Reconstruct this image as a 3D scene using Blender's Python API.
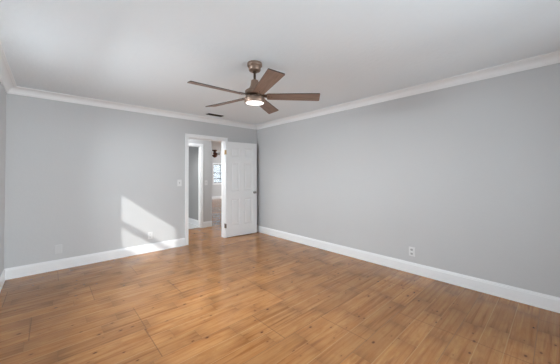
import bpy, bmesh, math, random
from mathutils import Vector, Matrix

for o in list(bpy.data.objects):
    bpy.data.objects.remove(o)
SC = bpy.context.scene
COL = SC.collection
random.seed(4)

# ------------------------------------------------------------------ camera
YAW, PITCH, ROLL = 0.739087549, 0.0162263767, -0.00389050653
F_PX, SHIFT_PX = 252.656244, 11.3359581
cam_data = bpy.data.cameras.new('camera')
cam = bpy.data.objects.new('camera', cam_data)
COL.objects.link(cam)
fw = Vector((math.sin(YAW) * math.cos(PITCH), math.cos(YAW) * math.cos(PITCH), math.sin(PITCH)))
rt = Vector((math.cos(YAW), -math.sin(YAW), 0))
up = rt.cross(fw)
c_, s_ = math.cos(ROLL), math.sin(ROLL)
rt, up = c_ * rt + s_ * up, -s_ * rt + c_ * up
cam.matrix_world = Matrix(((rt.x, up.x, -fw.x, -3.58912802),
                           (rt.y, up.y, -fw.y, -4.73817732),
                           (rt.z, up.z, -fw.z, 1.3200507),
                           (0, 0, 0, 1)))
cam_data.sensor_width = 36
cam_data.lens = 36 * F_PX / 560
cam_data.shift_y = -SHIFT_PX / 560
cam_data.clip_start = 0.02
SC.camera = cam

# ------------------------------------------------------------------ exposure, world, sun, daylight in the windows, added fill lights
SC.view_settings.view_transform = 'Standard'
SC.view_settings.look = 'None'
SC.view_settings.gamma = 1
SC.view_settings.use_curve_mapping = False
SC.view_settings.exposure = 0.10

world = bpy.data.worlds.new('world')
SC.world = world
world.use_nodes = True
wn = world.node_tree.nodes
wn['Background'].inputs[0].default_value = (0.68, 0.77, 0.88, 1)
wn['Background'].inputs[1].default_value = 0.62

SUN_DIR = Vector((0.95, 1.0, -0.727)).normalized()
sd = bpy.data.lights.new('sun', 'SUN')
sd.energy = 2.7
sd.angle = math.radians(1.1)
sd.color = (1.0, 0.97, 0.93)
sun = bpy.data.objects.new('sun', sd)
COL.objects.link(sun)
sun.rotation_euler = SUN_DIR.to_track_quat('-Z', 'Y').to_euler()
sun.location = (-8, -6, 6)


def area_light(name, loc, direction, w, h, power, color=(1, 1, 1), spread=math.pi):
    d = bpy.data.lights.new(name, 'AREA')
    d.shape = 'RECTANGLE'
    d.size, d.size_y, d.energy, d.color = w, h, power, color
    d.spread = spread
    o = bpy.data.objects.new(name, d)
    COL.objects.link(o)
    o.location = loc
    o.rotation_euler = Vector(direction).to_track_quat('-Z', 'Y').to_euler()
    return o


DAY = (0.905, 0.96, 1.0)
area_light('daylight_left_sky', (-4.66, -1.87, 2.10), (1, 0, -0.28), 1.3, 0.8, 205, DAY)
area_light('daylight_left_ground', (-5.2, -1.87, 0.2), (1, 0, 0.5), 4.2, 2.4, 60, DAY)
area_light('fill_front_sky', (-2.6, -5.90, 1.85), (0, 1, -0.25), 2.2, 1.2, 6, DAY)  # sky-like fill for the added front window
area_light('fill_front_ground', (-2.6, -6.6, 0.1), (0, 1, 0.5), 3.0, 1.6, 50, DAY)  # upward fill added to lift the ceiling
area_light('fill_far_room', (5.42, 5.0, 1.4), (-1, 0, 0), 3.5, 1.8, 130, DAY)  # fill added at the solid side wall, no window there
area_light('fill_bathroom', (-2.53, 2.6, 1.5), (1, 0, 0), 0.6, 0.8, 14, DAY)  # fill added inside the side room, which has no window
area_light('hall_fill', (-1.95, 0.55, 2.42), (0.35, 0, -1), 0.7, 0.5, 39, (0.95, 0.98, 1.0))  # unseen fill added to lift the hall, no fixture there
area_light('fill_front_side', (0.35, -8.6, 1.5), (-0.47, 1, 0), 2.2, 1.8, 460, DAY)  # unseen fill added to brighten the left end of the room
area_light('fan_lamp', (-2.043, -2.662, 2.045), (0, 0, -1), 0.17, 0.17, 12, (0.95, 0.98, 1.0)).data.shape = 'DISK'

# ------------------------------------------------------------------ dimensions
W = 4.008            # room width along the back wall, x from -W to 0
LEN = 5.32           # room length, y from -LEN to 0
CEIL = 2.465
T = 0.12             # wall thickness
BB_H, BB_T = 0.1422, 0.014


# ------------------------------------------------------------------ material helpers
class NT:
    def __init__(self, name):
        self.m = bpy.data.materials.new(name)
        self.m.use_nodes = True
        self.t = self.m.node_tree
        self.b = self.t.nodes['Principled BSDF']

    def n(self, typ, **kw):
        nd = self.t.nodes.new(typ)
        for k, v in kw.items():
            setattr(nd, k, v)
        return nd

    def put(self, sock, val):
        if isinstance(val, bpy.types.NodeSocket):
            self.t.links.new(val, sock)
        else:
            sock.default_value = val

    def math(self, op, a, b=0.0, c=None):
        nd = self.n('ShaderNodeMath', operation=op)
        self.put(nd.inputs[0], a)
        self.put(nd.inputs[1], b)
        if c is not None:
            self.put(nd.inputs[2], c)
        return nd.outputs[0]

    def comb(self, x, y, z=0.0):
        nd = self.n('ShaderNodeCombineXYZ')
        for i, v in enumerate((x, y, z)):
            self.put(nd.inputs[i], v)
        return nd.outputs[0]

    def noise(self, vec, scale=1.0, detail=2.0, rough=0.5, dist=0.0):
        nd = self.n('ShaderNodeTexNoise')
        self.put(nd.inputs['Vector'], vec)
        nd.inputs['Scale'].default_value = scale
        nd.inputs['Detail'].default_value = detail
        nd.inputs['Roughness'].default_value = rough
        nd.inputs['Distortion'].default_value = dist
        return nd.outputs[0]

    def white(self, vec):
        nd = self.n('ShaderNodeTexWhiteNoise', noise_dimensions='3D')
        self.put(nd.inputs['Vector'], vec)
        return nd.outputs[0]

    def ramp(self, fac, stops):
        nd = self.n('ShaderNodeValToRGB')
        self.put(nd.inputs[0], fac)
        el = nd.color_ramp.elements
        while len(el) < len(stops):
            el.new(0.5)
        for e, (p, c) in zip(el, stops):
            e.position = p
            e.color = (*c, 1) if len(c) == 3 else c
        return nd.outputs[0]

    def mix(self, fac, a, b, blend='MIX'):
        nd = self.n('ShaderNodeMix', data_type='RGBA', blend_type=blend)
        self.put(nd.inputs[0], fac)
        self.put(nd.inputs[6], a if isinstance(a, bpy.types.NodeSocket) else (*a, 1))
        self.put(nd.inputs[7], b if isinstance(b, bpy.types.NodeSocket) else (*b, 1))
        return nd.outputs[2]

    def rng(self, v, a, b, lo=0.0, hi=1.0):
        nd = self.n('ShaderNodeMapRange')
        self.put(nd.inputs[0], v)
        for i, x in enumerate((a, b, lo, hi)):
            nd.inputs[i + 1].default_value = x
        return nd.outputs[0]

    def pos(self):
        return self.n('ShaderNodeTexCoord').outputs['Object']

    def bump(self, h, strength, dist):
        nd = self.n('ShaderNodeBump')
        self.put(nd.inputs['Height'], h)
        nd.inputs['Strength'].default_value = strength
        nd.inputs['Distance'].default_value = dist
        self.put(self.b.inputs['Normal'], nd.outputs[0])


def paint(name, col, rough=0.5, scale=0.0, strength=0.1, dist=0.002, spec=0.5, var=0.02, metal=0.0):
    k = NT(name)
    p = k.pos()
    f = k.noise(p, 1.3, 3)
    a = tuple(max(0, c * (1 - var)) for c in col)
    b = tuple(min(1, c * (1 + var)) for c in col)
    k.put(k.b.inputs['Base Color'], k.mix(f, a, b))
    k.b.inputs['Roughness'].default_value = rough
    k.b.inputs['Specular IOR Level'].default_value = spec
    k.b.inputs['Metallic'].default_value = metal
    if scale:
        k.bump(k.noise(p, scale, 4, 0.6), strength, dist)
    return k.m


M = {}
M['wall'] = paint('grey_wall_paint', (0.590, 0.592, 0.594), 0.55, 26, 0.25, 0.004, spec=0.35)
M['ceiling'] = paint('ceiling_paint', (0.845, 0.892, 0.925), 0.8, 22, 0.5, 0.006, spec=0.2)
M['trim'] = paint('white_trim_paint', (0.88, 0.885, 0.89), 0.35, var=0.01)
M['door'] = paint('white_door_paint', (0.84, 0.845, 0.85), 0.38, var=0.01)
M['plate'] = paint('white_plastic', (0.76, 0.76, 0.76), 0.3, var=0.01)
M['painted_plate'] = paint('painted_plate', (0.64, 0.643, 0.645), 0.45, var=0.01)
M['socket'] = paint('grey_socket', (0.46, 0.46, 0.46), 0.35, var=0.01)
M['slot'] = paint('dark_slot', (0.03, 0.03, 0.03), 0.6)
M['toggle'] = paint('toggle_plastic', (0.60, 0.60, 0.59), 0.3)
M['nickel'] = paint('dark_nickel', (0.30, 0.29, 0.28), 0.28, metal=1.0)
M['brass'] = paint('satin_brass', (0.62, 0.44, 0.22), 0.32, metal=1.0)
M['dark_brass'] = paint('dark_brass', (0.20, 0.165, 0.13), 0.45, metal=1.0)  # darker grey-brown than the upper hinge
M['vent_dark'] = paint('vent_shadow', (0.02, 0.018, 0.016), 0.8)
M['vent_slat'] = paint('vent_slat_paint', (0.045, 0.038, 0.033), 0.6)
M['window_frame'] = paint('window_vinyl', (0.80, 0.80, 0.80), 0.4)
M['dark_muntin'] = paint('dark_muntin', (0.05, 0.055, 0.06), 0.5)
M['tile'] = paint('bath_tile', (0.66, 0.66, 0.65), 0.35)
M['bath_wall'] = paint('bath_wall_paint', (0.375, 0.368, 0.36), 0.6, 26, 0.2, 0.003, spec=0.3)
M['far_bronze'] = paint('oiled_bronze', (0.10, 0.035, 0.018), 0.35, metal=0.4)
M['frosted'] = paint('frosted_glass', (0.85, 0.85, 0.83), 0.35)


def brushed(name, col, rough, metal):
    k = NT(name)
    p = k.pos()
    sx = k.n('ShaderNodeSeparateXYZ')
    k.put(sx.inputs[0], p)
    v = k.comb(k.math('MULTIPLY', sx.outputs[0], 8), k.math('MULTIPLY', sx.outputs[1], 8),
               k.math('MULTIPLY', sx.outputs[2], 160))
    f = k.noise(v, 1.0, 3)
    k.put(k.b.inputs['Base Color'], k.mix(f, tuple(c * 0.8 for c in col), tuple(c * 1.2 for c in col)))
    k.b.inputs['Roughness'].default_value = rough
    k.b.inputs['Metallic'].default_value = metal
    return k.m


M['bronze'] = brushed('brushed_bronze', (0.27, 0.19, 0.145), 0.46, 0.7)
M['bronze_dark'] = brushed('dark_bronze', (0.10, 0.065, 0.045), 0.4, 0.8)


def blade_wood():
    k = NT('walnut_blade')
    p = k.pos()
    s = k.n('ShaderNodeSeparateXYZ')
    k.put(s.inputs[0], p)
    v = k.comb(k.math('MULTIPLY', s.outputs[0], 5), k.math('MULTIPLY', s.outputs[1], 60), s.outputs[2])
    g = k.noise(v, 1.0, 5, 0.6, 0.4)
    col = k.ramp(g, [(0.25, (0.175, 0.108, 0.080)), (0.5, (0.275, 0.180, 0.137)), (0.75, (0.35, 0.24, 0.185))])
    big = k.noise(p, 6.0, 2)
    col = k.mix(k.rng(big, 0.35, 0.7, 0, 0.35), col, (0.20, 0.135, 0.105))
    k.put(k.b.inputs['Base Color'], col)
    k.b.inputs['Roughness'].default_value = 0.5
    return k.m


M['blade'] = blade_wood()
M['blade_edge'] = paint('blade_edge', (0.035, 0.022, 0.016), 0.5)


def emit(name, col, strength):
    k = NT(name)
    k.b.inputs['Base Color'].default_value = (0.9, 0.9, 0.9, 1)
    k.b.inputs['Emission Color'].default_value = (*col, 1)
    k.b.inputs['Emission Strength'].default_value = strength
    return k.m


M['lamp'] = emit('lit_diffuser', (1.0, 0.99, 0.97), 1.5)


def pane():
    k = NT('window_glass')
    t = k.t
    out = t.nodes['Material Output']
    tr = k.n('ShaderNodeBsdfTransparent')
    tr.inputs[0].default_value = (0.95, 0.97, 0.98, 1)
    gl = k.n('ShaderNodeBsdfGlossy')
    gl.inputs['Roughness'].default_value = 0.02
    mx = k.n('ShaderNodeMixShader')
    mx.inputs[0].default_value = 0.05
    t.links.new(tr.outputs[0], mx.inputs[1])
    t.links.new(gl.outputs[0], mx.inputs[2])
    t.links.new(mx.outputs[0], out.inputs[0])
    return k.m


M['glass'] = pane()


def floor_mat():
    """laminate boards along x, 0.455 wide, each printed with three 0.152 pine strips"""
    k = NT('pine_laminate')
    s = k.n('ShaderNodeSeparateXYZ')
    k.put(s.inputs[0], k.pos())
    x, y = s.outputs[0], k.math('ADD', s.outputs[1], 20.093)
    BW, BL = 0.4555, 1.22
    SW = BW / 3
    bi = k.math('FLOOR', k.math('DIVIDE', y, BW))
    bsh = k.white(k.comb(bi, 3.1, 0))
    bx = k.math('ADD', k.math('DIVIDE', k.math('ADD', x, 30.0), BL), bsh)
    bk = k.math('FLOOR', bx)
    si = k.math('FLOOR', k.math('DIVIDE', y, SW))
    ssh = k.white(k.comb(si, 7.7, 0))
    # strip segments inside a board
    sgx = k.math('ADD', k.math('MULTIPLY', bx, 2.0), ssh)
    sg = k.math('FLOOR', sgx)
    seed = k.white(k.comb(si, sg, 1.5))
    seed2 = k.white(k.comb(si, sg, 8.5))
    boardseed = k.white(k.comb(bi, bk, 2.5))
    off = k.math('MULTIPLY', seed, 37.0)
    # long grain
    gv = k.comb(k.math('ADD', k.math('MULTIPLY', x, 1.1), off), k.math('MULTIPLY', y, 30.0), off)
    g1 = k.noise(gv, 1.0, 5, 0.62, 0.6)
    gv2 = k.comb(k.math('ADD', k.math('MULTIPLY', x, 2.0), off), k.math('MULTIPLY', y, 9.0), off)
    g2 = k.noise(gv2, 1.0, 3, 0.5, 1.2)
    col = k.ramp(g1, [(0.26, FL[0]), (0.47, FL[1]), (0.80, FL[2])])
    # broad streaks and tone of each strip
    col = k.mix(k.rng(g2, 0.45, 0.75, 0, 0.55), col, FL[3])
    val = k.rng(seed2, 0, 1, 0.86, 1.14)
    sf = k.math('FRACT', sgx)
    endd = k.math('MINIMUM', sf, k.math('SUBTRACT', 1.0, sf))
    wob = k.math('MULTIPLY', k.noise(k.comb(k.math('MULTIPLY', x, 3.0), k.math('MULTIPLY', y, 26.0), off), 1.0, 3), 0.16)
    val = k.math('MULTIPLY', val, k.rng(k.math('SUBTRACT', endd, wob), -0.06, 0.10, 0.84, 1.03))
    val = k.math('MULTIPLY', val, k.rng(boardseed, 0, 1, 0.93, 1.06))
    nd = k.n('ShaderNodeHueSaturation')
    k.put(nd.inputs['Value'], val)
    k.put(nd.inputs['Color'], col)
    col = nd.outputs[0]
    mv = k.comb(k.math('ADD', k.math('MULTIPLY', x, 7.0), off), k.math('MULTIPLY', y, 22.0), off)
    mn = k.noise(mv, 1.0, 4, 0.65, 0.8)
    col = k.mix(k.rng(mn, 0.52, 0.72, 0, 0.45), col, (0.235, 0.092, 0.026))
    # knots
    kv = k.comb(k.math('ADD', k.math('MULTIPLY', x, 10.0), off), k.math('MULTIPLY', y, 17.0), off)
    vo = k.n('ShaderNodeTexVoronoi')
    k.put(vo.inputs['Vector'], kv)
    vo.inputs['Scale'].default_value = 1.0
    cs = k.n('ShaderNodeSeparateColor')
    k.put(cs.inputs[0], vo.outputs['Color'])
    gate = k.math('GREATER_THAN', cs.outputs[0], 0.55)
    size = k.rng(cs.outputs[1], 0, 1, 0.08, 0.21)
    rad = k.math('DIVIDE', vo.outputs['Distance'], size)
    core = k.math('MULTIPLY', gate, k.rng(rad, 0.5, 1.1, 1, 0))
    halo = k.math('MULTIPLY', gate, k.rng(rad, 1.0, 3.0, 0.5, 0))
    col = k.mix(halo, col, (0.30, 0.13, 0.045))
    col = k.mix(k.math('MULTIPLY', core, 0.95), col, (0.085, 0.026, 0.008))
    # dark pitch streaks
    pv = k.comb(k.math('ADD', k.math('MULTIPLY', x, 2.2), off), k.math('MULTIPLY', y, 24.0), k.math('ADD', off, 4.0))
    pn = k.noise(pv, 1.0, 2, 0.4, 0.2)
    col = k.mix(k.rng(pn, 0.64, 0.76, 0, 0.65), col, (0.20, 0.075, 0.025))
    # strip edges: fine pale line, board edges: dark line

    def edge(coord, width):
        fr = k.math('FRACT', coord)
        d = k.math('MINIMUM', fr, k.math('SUBTRACT', 1.0, fr))
        return k.math('LESS_THAN', d, width)
    e_strip = edge(k.math('DIVIDE', y, SW), 0.020)
    e_board = edge(k.math('DIVIDE', y, BW), 0.006)
    e_end = edge(bx, 0.0030)
    e_seg = edge(sgx, 0.004)
    tone = k.math('GREATER_THAN', k.white(k.comb(si, bk, 5.5)), 0.30)
    col = k.mix(k.math('MULTIPLY', k.math('MULTIPLY', e_strip, tone), 0.42), col, (0.54, 0.33, 0.16))
    col = k.mix(k.math('MULTIPLY', e_seg, 0.30), col, (0.16, 0.075, 0.03))
    col = k.mix(k.math('MULTIPLY', k.math('MAXIMUM', e_end, e_board), 0.60), col, (0.14, 0.065, 0.028))
    k.put(k.b.inputs['Base Color'], col)
    k.put(k.b.inputs['Roughness'], k.rng(g1, 0.2, 0.8, 0.17, 0.26))
    k.b.inputs['Specular IOR Level'].default_value = 0.42
    h = k.math('SUBTRACT', k.math('MULTIPLY', g1, 0.15), k.math('MAXIMUM', e_end, e_board))
    k.bump(h, 0.12, 0.001)
    return k.m


FL = [(0.205, 0.072, 0.016), (0.365, 0.162, 0.056), (0.480, 0.248, 0.092), (0.295, 0.109, 0.024)]
M['floor'] = floor_mat()


# ------------------------------------------------------------------ mesh helpers
def box(bm, x0, x1, y0, y1, z0, z1, mi=0, bev=0.0):
    vs = [bm.verts.new((x, y, z)) for z in (z0, z1) for y in (y0, y1) for x in (x0, x1)]
    fs = [bm.faces.new([vs[i] for i in q]) for q in
          ((0, 2, 3, 1), (4, 5, 7, 6), (0, 1, 5, 4), (2, 6, 7, 3), (0, 4, 6, 2), (1, 3, 7, 5))]
    for f in fs:
        f.material_index = mi
    if bev:
        es = list({e for f in fs for e in f.edges})
        bmesh.ops.bevel(bm, geom=es, offset=bev, segments=2, affect='EDGES', profile=0.5)
    return fs


def lathe(bm, prof, n=40, mi=0, center=(0, 0, 0), axis='z'):
    """surface of revolution of (r, h) pairs about an axis through center"""
    cx, cy, cz = center

    def pt(r, a, h):
        if axis == 'z':
            return (cx + r * math.cos(a), cy + r * math.sin(a), cz + h)
        return (cx + r * math.cos(a), cy + h, cz + r * math.sin(a))
    rings = []
    for r, h in prof:
        if r < 1e-6:
            rings.append([bm.verts.new(pt(0, 0, h))])
        else:
            rings.append([bm.verts.new(pt(r, 2 * math.pi * i / n, h)) for i in range(n)])
    for a, b in zip(rings, rings[1:]):
        for i in range(n):
            j = (i + 1) % n
            q = [a[i % len(a)], a[j % len(a)], b[j % len(b)], b[i % len(b)]]
            q = [v for t, v in enumerate(q) if v not in q[:t]]
            if len(q) >= 3:
                f = bm.faces.new(q)
                f.material_index = mi
                f.smooth = True


def sweep(bm, prof, a, b, side, closed=True):
    """extrude a profile [(out, z)] along the floor-plan line a -> b; side = unit normal into the room;
    a and b are (x, y, miter) where miter shortens the line by miter*out"""
    ax, ay, am = a
    bx, by, bmi = b
    d = Vector((bx - ax, by - ay)).normalized()
    s = Vector(side)
    r0, r1 = [], []
    for o, z in prof:
        p = Vector((ax, ay)) + s * o + d * (am * o)
        q = Vector((bx, by)) + s * o - d * (bmi * o)
        r0.append(bm.verts.new((p.x, p.y, z)))
        r1.append(bm.verts.new((q.x, q.y, z)))
    n = len(prof)
    for i in range(n if closed else n - 1):
        j = (i + 1) % n
        bm.faces.new((r0[i], r0[j], r1[j], r1[i]))
    bm.faces.new(r0)
    bm.faces.new(list(reversed(r1)))


def obj(name, bm, mats, parent=None, loc=None, rot=None):
    bmesh.ops.recalc_face_normals(bm, faces=bm.faces[:])
    me = bpy.data.meshes.new(name)
    bm.to_mesh(me)
    bm.free()
    for m in (mats if isinstance(mats, (list, tuple)) else [mats]):
        me.materials.append(m)
    o = bpy.data.objects.new(name, me)
    COL.objects.link(o)
    if parent:
        o.parent = parent
    if loc:
        o.location = loc
    if rot:
        o.rotation_euler = rot
    return o


def tag(o, label, cat, group=None, kind=None):
    o['label'] = label
    o['category'] = cat
    if group:
        o['group'] = group
    if kind:
        o['kind'] = kind
    return o


def struct(name, bm, mats, label, cat):
    return tag(obj(name, bm, mats), label, cat, kind='structure')


def empty(name, loc, rot=(0, 0, 0)):
    o = bpy.data.objects.new(name, None)
    o.empty_display_size = 0.1
    COL.objects.link(o)
    o.location = loc
    o.rotation_euler = rot
    return o


def wall_x(bm, x0, x1, y0, y1, holes=(), z1=CEIL):
    """wall running along x with rectangular holes (xa, xb, za, zb)"""
    cur = x0
    for xa, xb, za, zb in sorted(holes):
        box(bm, cur, xa, y0, y1, 0, z1)
        if za > 0:
            box(bm, xa, xb, y0, y1, 0, za)
        box(bm, xa, xb, y0, y1, zb, z1)
        cur = xb
    box(bm, cur, x1, y0, y1, 0, z1)


def wall_y(bm, y0, y1, x0, x1, holes=(), z1=CEIL):
    cur = y0
    for ya, yb, za, zb in sorted(holes):
        box(bm, x0, x1, cur, ya, 0, z1)
        if za > 0:
            box(bm, x0, x1, ya, yb, 0, za)
        box(bm, x0, x1, ya, yb, zb, z1)
        cur = yb
    box(bm, x0, x1, cur, y1, 0, z1)


# ------------------------------------------------------------------ room shell
FARX, FARY = 5.5, 8.0
HALL_Y = 1.28
DX0, DX1, DZ = -1.630, -0.860, 2.040       # clear doorway in the back wall
JT = 0.018                                 # jamb board thickness
BX0, BX1 = -1.560, -0.800                  # clear bathroom doorway in the hall wall
WIN1 = (-2.405, -1.337, 1.13, 2.095)
WIN3 = (-3.80, -0.90, 0.35, 2.2)  # unseen added opening, placed and sized for the light it lets in

bm = bmesh.new()
box(bm, -W - T, FARX + T, -LEN - T, FARY + T, -0.10, 0.0)
struct('floor', bm, M['floor'], 'orange-brown knotty pine laminate floor running through the room', 'floor')

bm = bmesh.new()
box(bm, -W - T, FARX + T, -LEN - T, FARY + T, CEIL, CEIL + 0.10)
struct('ceiling', bm, M['ceiling'], 'white lightly textured ceiling over the empty room', 'ceiling')

bm = bmesh.new()
wall_x(bm, -W - T, FARX + T, 0.0, T, [(DX0 - JT, DX1 + JT, 0, DZ + JT)])
struct('wall_back', bm, M['wall'], 'grey wall holding the doorway and the sunlit patch', 'wall')

bm = bmesh.new()
wall_y(bm, -LEN, 0, 0, T)
struct('wall_right', bm, M['wall'], 'long plain grey wall on the right with one outlet', 'wall')

bm = bmesh.new()
wall_y(bm, -LEN, 0, -W - T, -W, [WIN1])
struct('wall_left', bm, M['wall'], 'grey wall just showing at the left edge of the photo', 'wall')

bm = bmesh.new()
wall_x(bm, -W - T, T, -LEN - T, -LEN, [WIN3])
struct('wall_front', bm, M['wall'], 'grey wall behind the viewer with an added window', 'wall')

bm = bmesh.new()
wall_x(bm, -2.5, -0.49, HALL_Y, HALL_Y + T, [(BX0 - JT, BX1 + JT, 0, 2.03 + JT)])
struct('wall_hall', bm, M['wall'], 'light grey hall wall beyond the doorway with a second opening', 'wall')

bm = bmesh.new()
wall_y(bm, T, HALL_Y + T, -2.5 - T, -2.5)
struct('wall_hall_end', bm, M['wall'], 'grey end wall of the hall hidden left of the doorway', 'wall')

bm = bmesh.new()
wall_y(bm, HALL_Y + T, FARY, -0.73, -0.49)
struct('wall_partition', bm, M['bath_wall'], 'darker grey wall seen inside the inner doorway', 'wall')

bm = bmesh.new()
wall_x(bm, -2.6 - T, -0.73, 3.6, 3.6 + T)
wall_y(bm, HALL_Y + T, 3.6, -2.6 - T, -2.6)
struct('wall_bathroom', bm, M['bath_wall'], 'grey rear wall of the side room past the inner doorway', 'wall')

bm = bmesh.new()
box(bm, -W - 4.2, 0.6, -LEN - T - 3.2, -LEN - T, CEIL, CEIL + 0.1)  # unseen slab added to keep the sun off the front window
struct('sun_blocker', bm, M['ceiling'], 'unseen added sun-blocking roof outside the window behind the viewer', 'slab')

FWIN = (3.07, 3.97, 0.86, 1.93)
bm = bmesh.new()
wall_x(bm, -0.73, FARX + T, FARY, FARY + T, [FWIN])
struct('wall_far', bm, M['wall'], 'distant grey wall with a window seen through the doorway', 'wall')

bm = bmesh.new()
wall_y(bm, T, FARY, FARX, FARX + T)
struct('wall_far_right', bm, M['wall'], 'grey side wall of the far room, out of sight', 'wall')

bm = bmesh.new()
box(bm, -2.6, -0.73, HALL_Y + 0.06, 3.6, 0.0, 0.006)
struct('floor_bathroom', bm, M['tile'], 'pale tile floor inside the inner doorway', 'floor')

# ------------------------------------------------------------------ baseboards and crown moulding
BBP = [(0, 0), (BB_T, 0), (BB_T, BB_H * 0.80), (BB_T * 0.80, BB_H * 0.83), (BB_T * 0.80, BB_H * 0.89),
       (BB_T * 0.55, BB_H * 0.93), (BB_T * 0.42, BB_H), (0, BB_H)]


def baseboard(name, segs, label):
    bm = bmesh.new()
    for a, b, side in segs:
        sweep(bm, BBP, a, b, side)
    struct(name, bm, M['trim'], label, 'baseboard')


CAS = 0.070
baseboard('baseboard_back', [((-W, 0, 1), (DX0 - CAS - 0.003, 0, 0), (0, -1)),
                             ((DX1 + CAS + 0.003, 0, 0), (0, 0, 1), (0, -1))],
          'white baseboard along the grey wall with the doorway')
baseboard('baseboard_right', [((0, -LEN, 1), (0, 0, 1), (-1, 0))], 'tall white baseboard running along the long right wall')
baseboard('baseboard_left', [((-W, -LEN, 1), (-W, 0, 1), (1, 0))], 'white baseboard at the far left edge of the photo')
baseboard('baseboard_front', [((-W, -LEN, 1), (0, -LEN, 1), (0, 1))], 'white baseboard behind the viewer')
baseboard('baseboard_hall', [((BX1 + CAS, HALL_Y, 0), (-0.49, HALL_Y, 0), (0, -1)),
                             ((-2.5, HALL_Y, 0), (BX0 - CAS, HALL_Y, 0), (0, -1))],
          'short white baseboard on the hall wall beyond the doorway')
baseboard('baseboard_bathroom', [((-0.73, HALL_Y + T, 0), (-0.73, 3.6, 0), (-1, 0))],
          'white baseboard on the dark wall inside the inner doorway')
baseboard('baseboard_far', [((-0.49, FARY, 0), (FARX, FARY, 0), (0, -1))],
          'white baseboard under the distant window')

CD, CP = 0.0866, 0.098     # crown drop and projection
CRP = [(0, CEIL), (0, CEIL - CD), (0.012, CEIL - CD), (0.014, CEIL - CD + 0.010)]
for i in range(0, 9):
    a = math.pi / 2 * i / 8
    CRP.append((0.018 + (CP - 0.034) * (1 - math.cos(a)), CEIL - CD + 0.014 + (CD - 0.026) * math.sin(a)))
CRP += [(CP - 0.012, CEIL - 0.010), (CP, CEIL - 0.008), (CP, CEIL)]


def crown(name, a, b, side, label):
    bm = bmesh.new()
    sweep(bm, CRP, a, b, side)
    struct(name, bm, M['trim'], label, 'crown moulding')


crown('trim_1', (-W, 0, 1), (0, 0, 1), (0, -1), 'white crown moulding above the wall with the doorway')
crown('trim_2', (0, -LEN, 1), (0, 0, 1), (-1, 0), 'long white crown moulding above the right wall')
crown('trim_3', (-W, -LEN, 1), (-W, 0, 1), (1, 0), 'white crown moulding in the upper left corner of the photo')
crown('trim_4', (-W, -LEN, 1), (0, -LEN, 1), (0, 1), 'white crown moulding behind the viewer')


# ------------------------------------------------------------------ doorway casings and jambs
def doorway(name, x0, x1, z, yf, label, right=True):
    """jamb boards lining the hole plus flat stepped casing on both faces"""
    bm = bmesh.new()
    box(bm, x0 - JT, x0, yf, yf + T, 0, z + JT)
    box(bm, x1, x1 + JT, yf, yf + T, 0, z + JT)
    box(bm, x0, x1, yf, yf + T, z, z + JT)
    # door stop
    box(bm, x0, x0 + 0.011, yf + 0.045, yf + 0.08, 0, z)
    box(bm, x1 - 0.011, x1, yf + 0.045, yf + 0.08, 0, z)
    box(bm, x0 + 0.011, x1 - 0.011, yf + 0.045, yf + 0.08, z - 0.011, z)
    for f, s in ((yf, -1), (yf + T, 1)):
        for (o0, o1, t) in ((0.004, 0.045, 0.011), (0.045, CAS, 0.017)):
            ya, yb = sorted((f, f + s * t))
            box(bm, x0 - o1, x0 - o0, ya, yb, 0, z + o0, bev=0.0025)
            if right:
                box(bm, x1 + o0, x1 + o1, ya, yb, 0, z + o0, bev=0.0025)
            box(bm, x0 - o1, x1 + (o1 if right else 0.02), ya, yb, z + o0, z + o1, bev=0.0025)
    return struct(name, bm, M['trim'], label, 'door casing')


doorway('trim_5', DX0, DX1, DZ, 0.0, 'white casing and jambs around the open doorway')
doorway('trim_6', BX0, BX1, 2.03, HALL_Y, 'white casing of the inner doorway across the hall')


# ------------------------------------------------------------------ the open six-panel door
DW, DH, DT = 0.757, 2.015, 0.035
PIN = (DX1 + 0.006, -0.024)
DANG = math.radians(-4.6)


def six_panel(bm, w, h, t):
    st, mu = 0.112, 0.105
    pw = (w - 2 * st - mu) / 2
    cols = [(st, st + pw), (w - st - pw, w - st)]
    rows = [(0.235, 0.800), (0.965, 1.585), (1.695, 1.895)]
    y0, y1 = -t, 0.0
    box(bm, 0, st, y0, y1, 0, h)
    box(bm, w - st, w, y0, y1, 0, h)
    zs = [0] + [v for r in rows for v in r] + [h]
    for i in range(0, len(zs), 2):
        box(bm, st, w - st, y0, y1, zs[i], zs[i + 1])
    for za, zb in rows:
        box(bm, cols[0][1], cols[1][0], y0, y1, za, zb)
        for xa, xb in cols:
            d = 0.0105                                     # recess depth
            box(bm, xa, xb, y0 + d, y1 - d, za, zb)
            for face, sgn in ((y0, 1), (y1, -1)):
                yr = face + sgn * d
                # sticking: sloped moulding around the recess
                loops = []
                for ins, dep in ((0, 0.0), (0.016, d * 0.94), (0.034, d * 0.94), (0.052, d * 0.28)):
                    loops.append([bm.verts.new((X, face + sgn * dep, Z)) for X, Z in
                                  ((xa + ins, za + ins), (xb - ins, za + ins), (xb - ins, zb - ins), (xa + ins, zb - ins))])
                for A, B in zip(loops, loops[1:]):
                    for i in range(4):
                        j = (i + 1) % 4
                        bm.faces.new((A[i], A[j], B[j], B[i]))
                bm.faces.new(loops[-1])


bm = bmesh.new()
six_panel(bm, DW, DH, DT)
door = tag(obj('door_1', bm, M['door'], loc=(PIN[0], PIN[1], 0.012), rot=(0, 0, DANG)),
           'white six-panel door swung fully open against the grey wall', 'door', kind='structure')
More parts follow.
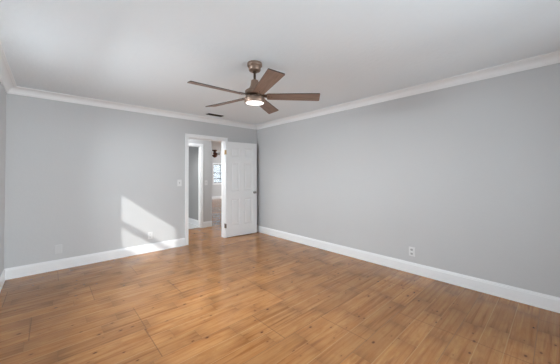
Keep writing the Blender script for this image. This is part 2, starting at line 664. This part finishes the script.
# knob: rosette, neck, ball on both faces
for s, face in ((-1, -DT), (1, 0.0)):
    bm = bmesh.new()
    pr = [(0.0, 0), (0.031, 0), (0.031, 0.004), (0.027, 0.008), (0.012, 0.010), (0.010, 0.026), (0.016, 0.031),
          (0.024, 0.037), (0.0265, 0.045), (0.024, 0.053), (0.015, 0.059), (0.0, 0.060)]
    if s == 1:
        pr = [(r, hh * 0.72) for r, hh in pr]
    lathe(bm, [(r, s * hh) for r, hh in pr], 28, axis='y')
    obj('door_knob', bm, M['nickel'], door, loc=(DW - 0.062, face, 0.915)) 
bm = bmesh.new()
box(bm, DW - 0.0005, DW + 0.0015, -DT + 0.005, -0.005, 0.885, 0.945)
box(bm, DW + 0.0015, DW + 0.009, -DT + 0.011, -0.011, 0.905, 0.925, bev=0.001)
obj('latch', bm, M['nickel'], door)
for zc, mat in ((1.785, 'brass'), (0.238, 'dark_brass')):
    bm = bmesh.new()
    lathe(bm, [(0, -0.047), (0.0075, -0.047), (0.0075, 0.047), (0, 0.047)], 14)
    lathe(bm, [(0, 0.047), (0.005, 0.047), (0.006, 0.051), (0.003, 0.056), (0, 0.057)], 14)
    hg = obj('hinge', bm, M[mat], door, loc=(-0.004, 0.004, zc))
    hg['label'] = 'gold hinge near the top' if mat == 'brass' else 'darker grey-brown hinge near the bottom'
    bm = bmesh.new()
    box(bm, 0.0020, 0.0040, -0.036, -0.004, -0.045, 0.045)          # leaf on the door edge
    box(bm, -0.0040, 0.0165, -0.0402, -0.0386, -0.045, 0.045)       # swaged wrap on the face
    obj('hinge_leaf', bm, M[mat], hg)
    bm = bmesh.new()
    box(bm, -0.0042, -0.0022, 0.004, 0.056, -0.045, 0.045)          # leaf on the jamb
    obj('hinge_leaf', bm, M[mat], hg)


# ------------------------------------------------------------------ windows
def sash_window(name, label, horiz, fixed, a0, a1, z0, z1, rail, mats, cas=0.06, inward=1, muntins=None, rail_h=0.09):
    """horiz 'x' or 'y': the direction the window runs; fixed: coordinate of the wall's room face;
    inward: +1 when the room lies on the + side of the wall"""
    depth = T

    def bx(bm, p0, p1, d0, d1, za, zb, bev=0.0):
        lo, hi = sorted((fixed - inward * d0, fixed - inward * d1))
        if horiz == 'x':
            box(bm, p0, p1, lo, hi, za, zb, bev=bev)
        else:
            box(bm, lo, hi, p0, p1, za, zb, bev=bev)
    f = 0.028
    bm = bmesh.new()
    bx(bm, a0, a0 + f, 0.05, depth, z0, z1)
    bx(bm, a1 - f, a1, 0.05, depth, z0, z1)
    bx(bm, a0 + f, a1 - f, 0.05, depth, z0, z0 + f)
    bx(bm, a0 + f, a1 - f, 0.05, depth, z1 - f, z1)
    if rail:
        bx(bm, a0 + f, a1 - f, 0.06, depth - 0.01, rail - rail_h / 2, rail + rail_h / 2)
    win = struct(name, bm, mats[0], label, 'window')
    bm = bmesh.new()
    bx(bm, a0 + f, a1 - f, 0.080, 0.086, z0 + f, z1 - f)
    obj('pane', bm, M['glass'], win)
    bm = bmesh.new()
    for o0, o1, tk in ((0.0, cas, -0.015),):
        bx(bm, a0 - cas, a0, 0, tk, z0 - 0.0, z1, bev=0.002)
        bx(bm, a1, a1 + cas, 0, tk, z0 - 0.0, z1, bev=0.002)
        bx(bm, a0 - cas, a1 + cas, 0, tk, z1, z1 + cas, bev=0.002)
    obj('casing', bm, M['trim'], win)
    bm = bmesh.new()
    bx(bm, a0 - cas, a1 + cas, 0.05, -0.035, z0 - 0.022, z0, bev=0.003)
    bx(bm, a0 - cas, a1 + cas, 0, -0.014, z0 - 0.07, z0 - 0.022, bev=0.002)
    obj('sill', bm, M['trim'], win)
    if muntins:
        bm = bmesh.new()
        for p in muntins[0]:
            bx(bm, p - 0.012, p + 0.012, 0.070, 0.079, z0 + f, z1 - f)
        for z in muntins[1]:
            bx(bm, a0 + f, a1 - f, 0.069, 0.079, z - 0.016, z + 0.016)
        obj('muntin', bm, mats[1], win)
    return win


sash_window('window_1', 'white sash window in the left wall nearest the corner', 'y', -W, *WIN1[:2], WIN1[2], WIN1[3], 1.585,
            (M['window_frame'],), inward=1)
sash_window('window_2', 'unseen white window added behind the viewer to light the room', 'x', -LEN, *WIN3[:2], WIN3[2], WIN3[3], None,
            (M['window_frame'],), inward=1)
sash_window('window_3', 'small distant window with dark bars seen through the doorway', 'x', FARY, *FWIN[:2], FWIN[2], FWIN[3], None,
            (M['window_frame'], M['dark_muntin']), inward=-1, muntins=([3.11, 3.53], [0.90, 1.11, 1.43, 1.89]))

# ------------------------------------------------------------------ ceiling fan
FAN = (-2.043, -2.662)
fan = tag(empty('ceiling_fan', (FAN[0], FAN[1], CEIL)),
          'brown five-blade ceiling fan with a lit round light hanging mid-room', 'ceiling fan')
bm = bmesh.new()
lathe(bm, [(0, 0), (0.073, 0), (0.075, -0.004), (0.075, -0.030), (0.071, -0.034), (0.062, -0.036), (0.061, -0.072),
           (0.055, -0.080), (0.030, -0.086), (0.0, -0.086)], 48)
can = obj('canopy', bm, M['bronze'], fan)
bm = bmesh.new()
lathe(bm, [(0, -0.086), (0.020, -0.086), (0.020, -0.100), (0.014, -0.104), (0, -0.104)], 24)
obj('collar', bm, M['bronze_dark'], can)
bm = bmesh.new()
lathe(bm, [(0, -0.10), (0.0125, -0.10), (0.0125, -0.20), (0, -0.20)], 24)
obj('downrod', bm, M['bronze_dark'], fan)
bm = bmesh.new()
lathe(bm, [(0, -0.178), (0.034, -0.178), (0.038, -0.182), (0.043, -0.225), (0.052, -0.250), (0.068, -0.270), (0.094, -0.284), (0.100, -0.290),
           (0.099, -0.322), (0.092, -0.328), (0, -0.328)], 56)
obj('motor_housing', bm, M['bronze'], fan)
bm = bmesh.new()
lathe(bm, [(0, -0.356), (0.090, -0.356), (0.101, -0.360), (0.103, -0.366), (0.103, -0.409), (0.101, -0.412), (0.093, -0.412),
           (0.093, -0.404), (0, -0.404)], 56)
lk = obj('light_kit', bm, M['bronze'], fan)
bm = bmesh.new()
lathe(bm, [(0, -0.404), (0.092, -0.404), (0.092, -0.411), (0.082, -0.413), (0.050, -0.4145), (0, -0.415)], 56)
obj('diffuser', bm, M['lamp'], lk)
bm = bmesh.new()
lathe(bm, [(0, -0.328), (0.080, -0.328), (0.080, -0.356), (0, -0.356)], 48)
obj('rotor_hub', bm, M['bronze_dark'], fan)


def blade_bm():
    bm = bmesh.new()
    r0, rt_ = 0.125, 0.674
    pts = [(r0, -0.050), (r0 + 0.03, -0.055), (rt_ - 0.022, -0.071), (rt_ - 0.012, -0.068), (rt_ + 0.004, 0.064),
           (rt_ - 0.006, 0.070), (r0 + 0.03, 0.055), (r0, 0.050)]
    lo = [bm.verts.new((x, y, -0.004)) for x, y in pts]
    hi = [bm.verts.new((x, y, 0.004)) for x, y in pts]
    bm.faces.new(lo)
    bm.faces.new(list(reversed(hi)))
    for i in range(len(pts)):
        j = (i + 1) % len(pts)
        f = bm.faces.new((lo[i], hi[i], hi[j], lo[j]))
        f.material_index = 1
    return bm


def iron_bm():
    bm = bmesh.new()
    pts = [(0.074, -0.022), (0.135, -0.030), (0.185, -0.026), (0.195, 0.0), (0.185, 0.026), (0.135, 0.030), (0.074, 0.022)]
    lo = [bm.verts.new((x, y, 0.0042)) for x, y in pts]
    hi = [bm.verts.new((x, y, 0.0105)) for x, y in pts]
    bm.faces.new(lo)
    bm.faces.new(list(reversed(hi)))
    for i in range(len(pts)):
        j = (i + 1) % len(pts)
        bm.faces.new((lo[i], hi[i], hi[j], lo[j]))
    for x, y in ((0.145, -0.014), (0.145, 0.014), (0.175, 0.0)):
        lathe(bm, [(0, -0.0075), (0.005, -0.0065), (0.006, -0.004), (0, -0.004)], 10, center=(x, y, 0))
    return bm


PITCH_B = math.radians(-13)
blade = obj('blade', blade_bm(), [M['blade'], M['blade_edge']], fan)
iron = obj('blade_iron', iron_bm(), M['bronze_dark'], blade)
for i in range(5):
    if i:
        b2 = blade.copy()
        COL.objects.link(b2)
        b2.parent = fan
        i2 = iron.copy()
        COL.objects.link(i2)
        i2.parent = b2
    else:
        b2 = blade
    b2.location = (0, 0, -0.343)
    b2.rotation_euler = (PITCH_B, 0, math.radians(32.2 + 72 * i))

# ------------------------------------------------------------------ ceiling vent
vent = tag(empty('ceiling_vent', (-1.275, -0.37, CEIL)), 'dark slatted air vent in the ceiling near the doorway', 'air vent')
bm = bmesh.new()
vw, vd, fr = 0.180, 0.088, 0.020
for x0, x1, y0, y1 in ((-vw, vw, -vd, -vd + fr), (-vw, vw, vd - fr, vd), (-vw, -vw + fr, -vd + fr, vd - fr), (vw - fr, vw, -vd + fr, vd - fr)):
    box(bm, x0, x1, y0, y1, -0.006, 0.0, bev=0.0015)
obj('frame', bm, M['ceiling'], vent)
bm = bmesh.new()
box(bm, -vw + fr, vw - fr, -vd + fr, vd - fr, -0.0015, 0.0)
obj('backing', bm, M['vent_dark'], vent)
for i in range(8):
    y = -vd + fr + 0.010 + i * (2 * vd - 2 * fr - 0.020) / 7
    bm = bmesh.new()
    box(bm, -vw + fr, vw - fr, -0.0055, 0.0055, -0.0006, 0.0006)
    sl = obj('slat', bm, M['vent_slat'], vent, loc=(0, y, -0.0055), rot=(math.radians(38), 0, 0))


# ------------------------------------------------------------------ wall plates
def plate_bm(w, h, t=0.0065):
    bm = bmesh.new()
    box(bm, -w / 2, w / 2, -t, 0, -h / 2, h / 2, bev=0.0022)
    return bm


def screw(parent, z, mat, y=-0.0065):
    bm = bmesh.new()
    lathe(bm, [(0.0, 0.0), (0.0032, 0.0), (0.0028, -0.0012), (0, -0.0014)], 12, axis='y')
    obj('screw', bm, mat, parent, loc=(0, y, z))


def outlet(label, loc, rotz, sockmat):
    o = tag(obj('wall_outlet', plate_bm(0.074, 0.118), M['plate'], loc=loc, rot=(0, 0, rotz)), label, 'outlet',
            'duplex outlets low on the grey walls')
    for z in (-0.0265, 0.0265):
        bm = bmesh.new()
        n = 20
        pts = []
        for i in range(n):
            a = 2 * math.pi * i / n
            pts.append((0.0172 * math.cos(a), max(-0.0135, min(0.0135, 0.0172 * math.sin(a)))))
        lo = [bm.verts.new((x, -0.0060, zz)) for x, zz in pts]
        hi = [bm.verts.new((x, -0.0085, zz)) for x, zz in pts]
        bm.faces.new(hi)
        for i in range(n):
            bm.faces.new((lo[i], lo[(i + 1) % n], hi[(i + 1) % n], hi[i]))
        r = obj('receptacle', bm, sockmat, o, loc=(0, 0, z))
        bm = bmesh.new()
        box(bm, -0.0075, -0.0052, -0.0090, -0.0084, -0.002, 0.008)
        box(bm, 0.0052, 0.0075, -0.0090, -0.0084, -0.001, 0.007)
        lathe(bm, [(0, -0.0084), (0.0027, -0.0084), (0.0027, -0.0090), (0, -0.0090)], 10, axis='y', center=(0, 0, -0.007))
        obj('slots', bm, M['slot'], r)
    screw(o, 0, M['plate'])
    return o


outlet('white duplex outlet low on the long right wall', (0, -3.413, 0.286), math.pi / 2 * -1, M['socket'])
outlet('white duplex outlet inside the sunlit patch left of the doorway', (-2.302, 0, 0.284), 0, M['plate'])

bl = tag(obj('blank_wall_plate', plate_bm(0.082, 0.122, 0.005), M['painted_plate'], loc=(-3.492, 0, 0.286)),
         'blank cover plate painted grey, low at the left of the wall', 'wall plate')
screw(bl, 0.042, M['painted_plate'], -0.005)
screw(bl, -0.042, M['painted_plate'], -0.005)


def switch(label, loc):
    o = tag(obj('light_switch', plate_bm(0.078, 0.122), M['plate'], loc=loc), label, 'light switch')
    bm = bmesh.new()
    box(bm, -0.008, 0.008, -0.0085, -0.006, -0.016, 0.016, bev=0.001)
    tg = obj('switch_frame', bm, M['socket'], o)
    bm = bmesh.new()
    box(bm, -0.0045, 0.0045, -0.0175, -0.0075, -0.010, 0.003, bev=0.0015)
    obj('toggle', bm, M['toggle'], tg)
    screw(o, 0.032, M['plate'])
    screw(o, -0.032, M['plate'])
    return o


switch('white toggle light switch on the grey wall just left of the doorway', (-1.804, 0, 1.176))
switch('small white switch plate on the hall wall beyond the doorway', (-0.650, HALL_Y, 1.125))

# ------------------------------------------------------------------ fixture in the far room
FX = (1.985, 5.80)
fx = tag(empty('ceiling_light', (FX[0], FX[1], CEIL)),
         'small dark bronze ceiling fixture with white shade, far beyond the doorway', 'ceiling light')
bm = bmesh.new()
lathe(bm, [(0, 0), (0.115, 0), (0.120, -0.012), (0.095, -0.055), (0.045, -0.080), (0.040, -0.100), (0, -0.100)], 28)
obj('canopy', bm, M['far_bronze'], fx)
bm = bmesh.new()
lathe(bm, [(0, -0.10), (0.045, -0.10), (0.085, -0.125), (0.118, -0.170), (0.128, -0.220), (0.115, -0.275), (0.080, -0.320),
           (0.035, -0.345), (0, -0.35)], 28)
body = obj('body', bm, M['far_bronze'], fx)
for i in range(3):
    a = math.radians(-42 + 120 * i)
    bm = bmesh.new()
    box(bm, 0.09, 0.17, -0.010, 0.010, -0.165, -0.145, bev=0.004)
    arm = obj('arm', bm, M['far_bronze'], fx, rot=(0, 0, a))
    bm = bmesh.new()
    lathe(bm, [(0, -0.09), (0.035, -0.09), (0.050, -0.11), (0.072, -0.17), (0.085, -0.235), (0.080, -0.235), (0.06, -0.17),
               (0.03, -0.115), (0, -0.11)], 24, center=(0.21, 0, 0))
    obj('lamp_shade', bm, M['frosted'], arm)
